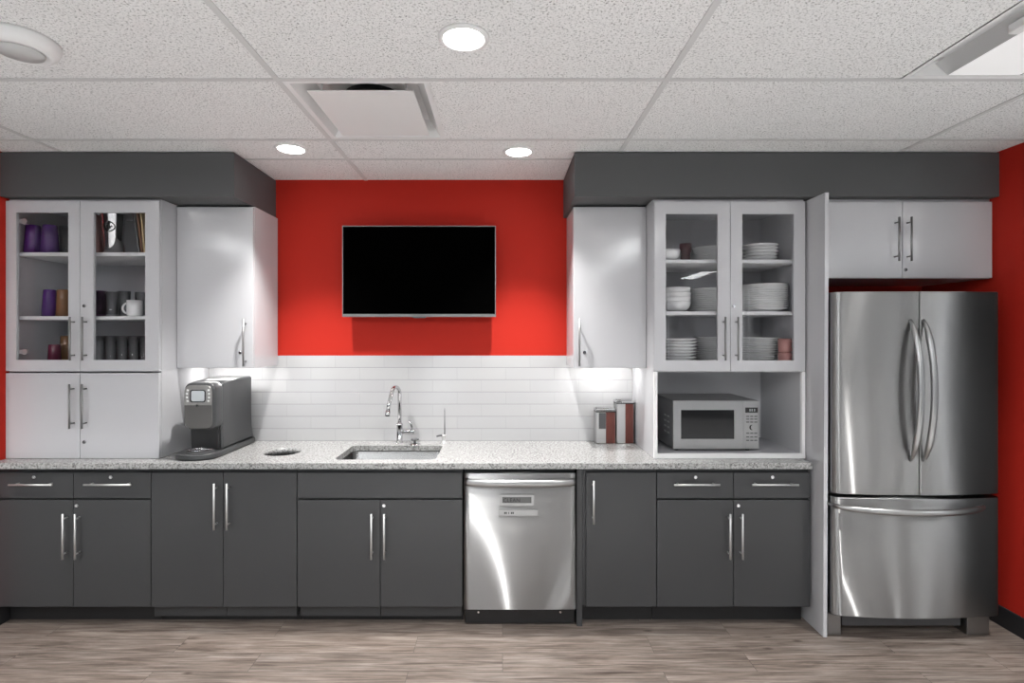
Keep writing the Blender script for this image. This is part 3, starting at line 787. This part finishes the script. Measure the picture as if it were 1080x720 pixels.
for sgn in (-1, 1):
    for k in range(4):
        xx = xq + sgn * (.058 + .004 * math.sin(PI * k / 3)); zz = hz0 + .163 + .02 * k
        MB().sphere((xx, 3.0078, zz), .0065, (1, .35, .9), 10).build('button', M_BTN, CM)
MB().cyl((xq - .004, 3.0105, hz0 + .138), (xq - .004, 3.006, hz0 + .138), .007).build('indicator', M_CHROME, CM)
tr = MB().lathe((-1.715, 3.065, zc + .0365), [(0, 0), (.072, 0), (.074, .004), (.064, .006), (.062, .003), (0, .003)], 32).build('drip_tray', M_DKSTEEL, CM)
MB().tube([(-1.72 + .05 * math.cos(a), 3.06 + .04 * math.sin(a), zc + .047) for a in [PI * 2 * k / 16 for k in range(17)]], .004, 8).tube([(-1.77, 3.06, zc + .047), (-1.69, 3.05, zc + .052), (-1.65, 3.07, zc + .048)], .0045, 8).build('grid', M_CHROME, tr)

# ------------------------------------------------------------------ canisters
M_BROWN = mat('rust brown panel', (.13, .030, .022), .5)
_n = noise(M_BROWN, coords(M_BROWN, (60, 60, 8)), 3, 4)
L(M_BROWN, ramp(M_BROWN, _n, [(.3, (.09, .022, .016)), (.7, (.17, .042, .030))]), BS(M_BROWN).inputs['Base Color'])
M_CANF = mat('brushed tin', (.62, .62, .62), .32, .85)
M_WINDOW = mat('smoked canister window', (.10, .10, .105), .12)
def canister(label, x0, x1, h, win):
    yf = F / 164.7
    w = x1 - x0
    t = thing('canister', label, 'canister', ((x0 + x1) / 2, yf + .05, Z_CT), 'square tin canisters')
    MB().box(x0, x1, yf, yf + .085, Z_CT + .0005, Z_CT + h - .022, .004).build('body', M_CANF, t)
    MB().box(x0 + w * .5, x1 - .003, yf - .002, yf - .0002, Z_CT + .003, Z_CT + h - .026).build('brown_panel', M_BROWN, t)
    if win: MB().box(x0 + w * .13, x0 + w * .49, yf - .0015, yf - .0002, Z_CT + h * .42, Z_CT + h - .03).build('window', M_WINDOW, t)
    ld = MB().box(x0 - .004, x1 + .003, yf - .006, yf + .089, Z_CT + h - .0215, Z_CT + h - .006, .004).box(x0 + .008, x1 - .01, yf + .006, yf + .075, Z_CT + h - .006, Z_CT + h, .002)
    ld.build('lid', M_CHROME, t)
    MB().box(x0 - .002, x1 + .001, yf - .003, yf + .0865, Z_CT + h - .027, Z_CT + h - .0222).build('seal', M_BLACK, t)
canister('shorter square tin canister with brown panel and dark window, by the backsplash', sx(629, 164.7), sx(649.2, 164.7), .228, True)
canister('taller square tin canister with brown panel, nearer the microwave', sx(650.5, 164.7), sx(668.5, 164.7), .282, False)

# ------------------------------------------------------------------ microwave
NZ = Z_CT + .027
mf = F / 183.0
MX0, MX1 = sx(710, 183), sx(800.5, 183)
mz0 = NZ + .012; mz1 = sz(422.5, 183)
MW = thing('microwave', 'stainless countertop microwave with dark window in the open niche', 'microwave', ((MX0 + MX1) / 2, mf + .2, NZ))
MB().box(MX0, MX1, mf + .022, mf + .385, mz0, mz1, .004).build('case', mat('grey microwave case', (.20, .20, .205), .4, .3), MW)
xs_ = sx(784, 183)
md = MB().frame(MX0, xs_ - .001, mz0, mz1, sx(718.3, 183), sx(774.5, 183), sz(462.8, 183), sz(432.2, 183), mf, mf + .0215).build('door', M_STEEL2, MW)
M_MWG = mat('dark microwave glass', (.012, .012, .013), .06)
MB().box(sx(718.3, 183), sx(774.5, 183), mf + .003, mf + .015, sz(462.8, 183), sz(432.2, 183)).build('window', M_MWG, md)
pn = MB().box(xs_, MX1, mf, mf + .0215, mz0, mz1, .002).build('control_panel', M_STEEL2, MW)
MB().box(sx(786, 183), sx(799, 183), mf - .002, mf - .0002, sz(435, 183), sz(429.6, 183)).build('display', M_BLACK, pn)
M_SEG = mat('display digits', (.30, .33, .33), .4)
sgm = MB()
for k, xx in enumerate((790.3, 792.4, 795)): sgm.box(sx(xx, 183), sx(xx + 1.2, 183), mf - .0026, mf - .0021, sz(433.6, 183), sz(431, 183))
sgm.build('digits', M_SEG, pn)
M_KEY = mat('grey key', (.10, .10, .10), .45)
for row in range(6):
    yy = (438.3, 441.2, 444.3, 456, 460, 463.6)[row]
    for c in range(3):
        xx = 787 + 4.2 * c
        MB().box(sx(xx, 183), sx(xx + 3.2, 183), mf - .0015, mf - .0002, sz(yy + 1.2, 183), sz(yy, 183), .0004, 1).build('key', M_KEY, pn)
dk = [(sx(793.5, 183) + .014 * math.cos(a), mf - .002, sz(450.5, 183) + .014 * math.sin(a)) for a in [PI * .55 + PI * .95 * k / 10 for k in range(11)]]
MB().tube(dk, [.001 + .0028 * math.sin(PI * k / 10) for k in range(11)], 8).build('swirl_mark', M_INK, pn)
MB().box(sx(786.5, 183), sx(799, 183), mf - .003, mf - .0002, sz(473, 183), sz(467.5, 183), .001, 1).build('open_button', M_STEEL2, pn)
for r in range(2):
    for k in range(4):
        zz = mz0 + .075 + .032 * k; yy = mf + .07 + .06 * r
        MB().box(MX0 - .0015, MX0 - .0002, yy, yy + .04, zz, zz + .010).build('vent_slot', M_NICKEL, MW)
for a in (MX0 + .03, MX1 - .05):
    for yy in (mf + .04, mf + .33): MB().cyl((a, yy, NZ), (a, yy, mz0 + .001), .012, n=12).build('foot', M_BLACK, MW)

# ------------------------------------------------------------------ ceiling fixtures
def downlight(px, py, label):
    s = (CY - py) / (Z_CEIL - H)
    lamp_at(sx(px, s), F / s, thing('downlight', label, 'light', (sx(px, s), F / s, Z_CEIL - .012), 'recessed downlights'))
def lamp_at(x, y, t):
    MB().lathe((x, y, Z_CEIL), [(.088, -.0006), (.088, -.004), (.078, -.009), (.071, -.009), (.069, -.004), (.069, -.0006)], 36, closed=True).build('trim_ring', M_ALU, t)
    MB().lathe((x, y, Z_CEIL), [(0, -.001), (.068, -.001), (.068, -.004), (.045, -.006), (0, -.0065)], 36).build('lens', M_BULB, t)
    ld = bpy.data.lights.new('downlight_lamp', 'SPOT'); ld.energy = SPOT_W; ld.spot_size = math.radians(86); ld.spot_blend = .9
    ld.shadow_soft_size = .03; ld.color = (1, .98, .955)
    lo = bpy.data.objects.new('downlight_lamp', ld); COL.objects.link(lo); lo.parent = t; lo.location = (0, 0, -.02)
downlight(489, 39.5, 'large glowing recessed downlight nearest the camera at the top of the photo')
downlight(307, 156.3, 'glowing recessed downlight beside the square air diffuser, above the left corner of television')
downlight(547, 159.3, 'glowing recessed downlight near the corner of the right charcoal bulkhead')

for x, y in ((2.40, 1.9), (-2.6, 1.9), (3.5, 1.4), (-.13, .4)):       # unseen lamps, the right two placed to streak the refrigerator
    t = thing('unseen_downlight', None, None, (x, y, Z_CEIL - .012)); t['kind'] = 'structure'
    lamp_at(x, y, t)

# square air diffuser: frame with a hanging plaque
AD = thing('air_diffuser', 'square white air diffuser with flat centre plaque set in the ceiling', 'air vent', (-.6, 2.49, Z_CEIL - .02))
x0, x1, y0, y1 = DIF
x0 += .012; y0 += .01; y1 -= .01
def ring(mb, o, i, z0, z1):
    """sloping rectangular collar from outer rect at z0 to inner rect at z1"""
    t = bmesh.new()
    A = [t.verts.new((q[0], q[1], z0)) for q in ((o[0], o[2]), (o[1], o[2]), (o[1], o[3]), (o[0], o[3]))]
    B = [t.verts.new((q[0], q[1], z1)) for q in ((i[0], i[2]), (i[1], i[2]), (i[1], i[3]), (i[0], i[3]))]
    for k in range(4): t.faces.new((A[k], A[(k + 1) % 4], B[(k + 1) % 4], B[k]))
    mb._add(t)
fr = MB()
ring(fr, (x0, x1, y0, y1), (x0 + .022, x1 - .022, y0 + .022, y1 - .022), Z_CEIL - .002, Z_CEIL - .002)
ring(fr, (x0 + .022, x1 - .022, y0 + .022, y1 - .022), (x0 + .075, x1 - .075, y0 + .06, y1 - .06), Z_CEIL - .002, Z_CEIL + .075)
fr.build('frame', M_ALU, AD)
MB().box(x0 + .06, x1 - .06, y0 + .05, y1 - .05, Z_CEIL + .076, Z_CEIL + .082).build('back_plate', M_ALU, AD)
xm, ym = (x0 + x1) / 2, (y0 + y1) / 2
MB().cyl((xm, ym, Z_CEIL + .03), (xm, ym, Z_CEIL + .0755), .13, n=32).build('neck', M_BLACK, AD)
pl = MB().box(x0 + .078, x1 - .072, y0 + .070, y1 - .070, Z_CEIL - .012, Z_CEIL - .007, .002).build('plaque', M_ALU, AD)
for a, b2 in ((-.18, -.18), (.18, -.18), (-.18, .18), (.18, .18)):
    MB().cyl((xm + a, ym + b2, Z_CEIL - .007), (xm + a, ym + b2, Z_CEIL + .0755), .004, n=8).build('hanger', M_NICKEL, AD)

def troffer(q, lens, name, label=None):
    x0, x1, y0, y1 = q
    x0 += .004; x1 -= .012; y0 += .004; y1 -= .01
    if label: t = thing(name, label, 'light', ((x0 + x1) / 2, (y0 + y1) / 2, Z_CEIL - .004))
    else:
        t = thing(name, None, None, ((x0 + x1) / 2, (y0 + y1) / 2, Z_CEIL - .004)); t['kind'] = 'structure'
    f = MB(); i = (x0 + .02, x1 - .02, y0 + .02, y1 - .02)
    ring(f, (x0, x1, y0, y1), i, Z_CEIL - .002, Z_CEIL - .002)
    f.build('frame', M_ALU, t)
    h = MB(); ring(h, i, (x0 + .04, x1 - .04, y0 + .022, y1 - .022), Z_CEIL - .002, Z_CEIL + .07)
    h.box(x0 + .03, x1 - .03, y0 + .02, y1 - .02, Z_CEIL + .0705, Z_CEIL + .078)
    h.build('housing', M_ALU, t)
    xm = (x0 + x1) / 2
    bk = MB()
    for sgn in (-1, 1):       # perforated basket sides
        xi, xo = xm + sgn * .14, xm + sgn * .19
        bk.prism([(xi, Z_CEIL + .002), (xo, Z_CEIL + .045), (xo + sgn * .003, Z_CEIL + .045), (xi + sgn * .003, Z_CEIL - .001)], 'y', y0 + .024, y1 - .024)
    bk.build('basket_side', M_NICKEL, t)
    MB().box(xm - .139, xm + .139, y0 + .024, y1 - .024, Z_CEIL, Z_CEIL + .004, .001, 1).build('diffuser', lens, t)
    return t
T1 = troffer(TRF, M_TROFDIM, 'ceiling_troffer', 'recessed white ceiling troffer with wide flat diffuser at the upper right')
MB().box(1.70, 1.74, 1.76, 1.82, Z_CEIL - .012, Z_CEIL + .02, .005).build('sensor', M_ALU, T1)
for q in REAR: troffer(q, M_TROF, 'unseen_troffer')

s = 305.0
AP = thing('ceiling_access_point', 'round white ceiling device with grey centre disc at the upper left corner', 'ceiling device', (-1.67, 1.87, Z_CEIL - .05))
MB().lathe((-1.67, 1.87, Z_CEIL), [(0, -.0005), (.115, -.0005), (.115, -.012), (.108, -.034), (.092, -.046), (.078, -.048), (.074, -.042), (0, -.042)], 44).build('housing', M_ALU, AP)
M_APD = mat('grey plastic disc', (.55, .55, .55), .5)
MB().lathe((-1.67, 1.87, Z_CEIL), [(0, -.0425), (.070, -.0425), (.068, -.049), (0, -.051)], 40).build('centre_disc', M_APD, AP)

# ------------------------------------------------------------------ tableware
def tumbler_prof(r0, r1, h, t=.0025):
    """standing mouth down when r0 (bottom) > r1 (top)"""
    return [(0, h), (r1 * .9, h), (r1, h - .004), (r0, 0), (r0 - t, 0), (r1 - t, h - .010), (0, h - .010)]
def cup(name, label, px, Y, zb, r0, r1, h, m, group):
    o = MB().lathe((sx(px, F / Y), Y, zb), tumbler_prof(r0, r1, h), 28).build(name, m, origin=(sx(px, F / Y), Y, zb))
    return tag(o, label, 'cup', group)
def glass(label, px, Y, zb, r, h, m=M_GLASS):
    x = sx(px, F / Y)
    o = MB().lathe((x, Y, zb), [(0, 0), (r * .82, 0), (r * .86, .006), (r, h), (r - .0028, h), (r * .84 - .002, .014), (0, .014)], 28).build('drinking_glass', m, origin=(x, Y, zb))
    return tag(o, label, 'glass', 'drinking glasses in the left cabinet')
e = .0008
z1_, z2_, z3_ = SHL[0][1] + e, SHL[1][1] + e, zm + .018 + e
PG = 'upturned cups in the left cabinet'
cup('tumbler', 'left one of two purple upturned tumblers on the top shelf behind left glass', 35, 3.15, z1_, .047, .036, .165, M_PURPLE, PG)
cup('tumbler', 'right one of two purple upturned tumblers on the top shelf behind left glass', 52.6, 3.15, z1_, .047, .036, .165, M_PURPLE, PG)
cup('tumbler', 'single purple upturned tumbler on the middle shelf behind left glass', 52.5, 3.15, z2_, .040, .031, .155, M_PURPLE, PG)
cup('tumbler', 'amber brown upturned tumbler beside purple one on the middle shelf', 67, 3.15, z2_, .039, .031, .155, M_AMBER, PG)
cup('tumbler', 'plum red upturned tumbler low on the bottom shelf behind left glass', 57.5, 3.17, z3_, .036, .029, .135, M_PLUM, PG)
cup('tumbler', 'taller amber brown tumbler beside plum one on the bottom shelf', 70, 3.255, z3_, .038, .030, .185, M_AMBER, PG)
glass('clear glass beside two purple tumblers on the top shelf', 70.5, 3.19, z1_, .036, .165)
glass('smoky purple glass on the middle shelf behind right glass, leftmost', 105.5, 3.17, z2_, .033, .15, M_SMOKE)
glass('clear tall glass beside the smoky purple glass on middle shelf', 118, 3.17, z2_, .034, .145)
glass('clear glass just behind the handle of the white mug', 131, 3.25, z2_, .034, .155)
glass('clear glass behind the body of the white mug, far right of middle shelf', 149, 3.27, z2_, .034, .15)
for k, (px, w) in enumerate(((104, 'first'), (116.5, 'second'), (129, 'third'), (141, 'fourth'), (152.5, 'fifth'))):
    glass('clear tall glass on the bottom shelf behind right glass, %s from left' % w, px, 3.18, z3_, .034, .185)
def mug(label, x, Y, zb, r, h, ang, m, group=None, hs=1.0):
    t = thing('mug', label, 'mug', (x, Y, zb), group)
    MB().lathe((x, Y, zb), [(0, 0), (r * .86, 0), (r * .96, .006), (r, .02), (r, h), (r - .004, h), (r - .005, .012), (0, .01)], 32).build('cup_body', m, t)
    p = []
    for k in range(13):
        a = -PI / 2 + PI * k / 12
        d = r - .003 + .030 * hs * math.cos(a); p.append((x + d * math.cos(ang), Y + d * math.sin(ang), zb + h * .5 + h * .32 * math.sin(a)))
    MB().tube(p, .0055, 10).build('handle', m, t)
    return t
mug('white ceramic mug with handle to the left on the middle shelf', sx(142, F / 3.13), 3.13, z2_, .040, .092, PI * 1.02, M_CERAM)

px_, Yp = 119, 3.19
xp = sx(px_, F / Yp)
PT = thing('steel_pitcher', 'stainless tumbler-shaped pail with a dark round emblem on the top shelf', 'pail', (xp, Yp, z1_))
MB().lathe((xp, Yp, z1_), [(0, 0), (.046, 0), (.050, .004), (.062, .235), (.064, .238), (.060, .238), (.047, .008), (0, .006)], 36).build('vessel', M_CHROME, PT)
ex, ez = xp + .018, z1_ + .155
r_ = .05 + .012 * .155 / .235
def onb(dx): return Yp - math.sqrt(max(1e-6, (r_ + .0025) ** 2 - (ex + dx - xp) ** 2)) - .001
em = MB().tube([(ex + .026 * math.cos(a), onb(.026 * math.cos(a)), ez + .028 * math.sin(a)) for a in [2 * PI * k / 24 for k in range(25)]], .0028, 8)
em.tube([(ex, onb(0), ez - .018), (ex, onb(0), ez + .022)], [.003, .0065, ][:2], 8)
em.tube([(ex - .004, onb(-.004), ez - .008), (ex - .013, onb(-.013), ez + .006), (ex - .016, onb(-.016), ez - .002)], .003, 8)
em.tube([(ex + .004, onb(.004), ez - .008), (ex + .013, onb(.013), ez + .006), (ex + .016, onb(.016), ez - .002)], .003, 8)
em.tube([(ex - .01, onb(-.01), ez - .009), (ex + .01, onb(.01), ez - .009)], .0025, 8)
em.build('emblem', M_INK, PT)
def tray(label, pxb, lean, m, h, Y0=3.12, d=.26):
    x = sx(pxb, F / Y0)
    o = MB().box(-.005, .005, 0, d, 0, h, .003).xform(Matrix.Translation((x, Y0, z1_ + .001)) @ Matrix.Rotation(lean, 4, 'Y')).build('serving_tray', m, origin=(x, Y0, z1_))
    return tag(o, label, 'tray', 'trays leaning on the top shelf')
M_COP = mat('copper brown tray', (.22, .10, .055), .35, .4)
M_GOLD = mat('pale gold tray', (.62, .46, .26), .35, .4)
M_PNK = mat('dull pink tray', (.30, .14, .13), .45)
tray('dark grey thin tray leaning left at the right of the steel pail', 146.2, -.145, M_DKSTEEL, .235)
tray('copper brown thin tray leaning left between dark grey and pale gold trays', 149.2, -.115, M_COP, .235)
tray('pale gold thin tray leaning left rightmost of the leaning trays', 152, -.085, M_GOLD, .235)
tray('dull pink thin tray leaning left of the steel pail', 99, -.125, M_PNK, .235)

ORD = ['first', 'second', 'third', 'fourth', 'fifth', 'sixth', 'seventh', 'eighth', 'ninth', 'tenth', 'eleventh', 'twelfth', 'thirteenth']
def plate_mesh(r, h, name, m):
    return MB().lathe((0, 0, 0), [(0, 0), (r * .58, 0), (r * .60, .0015), (r * .72, h * .45), (r, h), (r, h + .003), (r * .98, h + .004), (r * .70, h * .45 + .0045), (r * .58, .0045), (0, .0045)], 40).build(name, m, origin=(0, 0, 0))
def bowl_mesh(r, h, m):
    pr = [(0, 0), (r * .45, 0), (r * .5, .004)]
    pr += [(r * (.5 + .5 * math.sin(PI / 2 * k / 6)), .004 + (h - .004) * (1 - math.cos(PI / 2 * k / 6))) for k in range(1, 7)]
    pr += [(r - .004, h)] + [(r * (.5 + .5 * math.sin(PI / 2 * k / 6)) - .004, .009 + (h - .009) * (1 - math.cos(PI / 2 * k / 6))) for k in range(5, 0, -1)] + [(0, .009)]
    return MB().lathe((0, 0, 0), pr, 36).build('bowl', m, origin=(0, 0, 0))
def stack(proto, first_used, x, Y, zb, n, pitch, what, where, cat, group):
    for k in range(n):
        if first_used[0]: o = proto.copy(); COL.objects.link(o)
        else: o = proto; first_used[0] = True
        o.location = (x + random.uniform(-.0015, .0015), Y + random.uniform(-.0015, .0015), zb + pitch * k)
        w = 'bottom' if k == 0 else 'top' if k == n - 1 else ORD[k] + ' from the bottom'
        tag(o, '%s, %s of the %s' % (what, w, where), cat, group)
q1, q2, q3 = SHR[0][1] + e, SHR[1][1] + e, zr + .02 + e
dinner = plate_mesh(.132, .020, 'dinner_plate', M_CERAM); du = [False]
side_p = plate_mesh(.098, .021, 'side_plate', M_CERAM); su = [False]
bwl = bowl_mesh(.078, .062, M_CERAM); bu = [False]
stack(dinner, du, 1.552, 3.215, q2, 12, .0125, 'white dinner plate', 'middle-shelf stack behind right glass', 'plate', 'plates on the middle shelf behind the right glass')
stack(dinner, du, 1.285, 3.36, q2, 11, .0125, 'white dinner plate', 'middle-shelf stack beside the bowls', 'plate', 'plates on the middle shelf beside the bowls')
stack(bwl, bu, sx(714, F / 3.2), 3.20, q2, 4, .027, 'white bowl', 'nested middle-shelf bowl stack', 'bowl', 'bowls on the middle shelf')
stack(dinner, du, 1.30, 3.36, q1, 8, .0115, 'white dinner plate', 'top-shelf stack beside the maroon cup', 'plate', 'plates on the top shelf beside the maroon cup')
stack(side_p, su, sx(802, F / 3.22), 3.22, q1, 5, .019, 'white rimmed plate', 'top-shelf stack behind right glass', 'plate', 'plates on the top shelf behind the right glass')
stack(side_p, su, sx(716.5, F / 3.2), 3.20, q3, 9, .0175, 'white side plate', 'bottom-shelf front stack at left', 'plate', 'side plates on the bottom shelf')
stack(dinner, du, 1.335, 3.385, q3, 13, .0125, 'white dinner plate', 'bottom-shelf stack behind the side plates', 'plate', 'dinner plates on the bottom shelf behind left glass')
M_PLATE2 = M_CERAM
mid_p = plate_mesh(.115, .019, 'side_plate', M_CERAM); mu = [False]
stack(mid_p, mu, 1.567, 3.30, q3, 12, .0135, 'white plate', 'bottom-shelf stack beside the pink mugs', 'plate', 'plates on the bottom shelf beside the mugs')
o = bwl.copy(); COL.objects.link(o); o.location = (sx(703, F / 3.17), 3.17, q1)
tag(o, 'single white bowl at the left of the top shelf beside the maroon cup', 'bowl', 'bowls on the shelves'); xr = sx(723, F / 3.27)
RC = MB().lathe((xr, 3.27, q1), [(0, 0), (.028, 0), (.030, .005), (.028, .055), (.036, .075), (.036, .118), (.033, .118), (.030, .08), (0, .07)], 28).build('plastic_cup', M_MAROON, origin=(xr, 3.27, q1))
tag(RC, 'dark maroon cup between the white bowls and plates on the top shelf', 'cup')
mg = mug('dusty pink mug standing at the bottom right of the right cabinet', 1.635, 3.13, q3, .036, .082, -.95, M_PINK, None, .8)
copy_tree(mg, (1.635, 3.13, q3 + .0828), 'dusty pink mug stacked on top of another pink mug')

for o in S.objects:
    if '_org' in o: del o['_org']
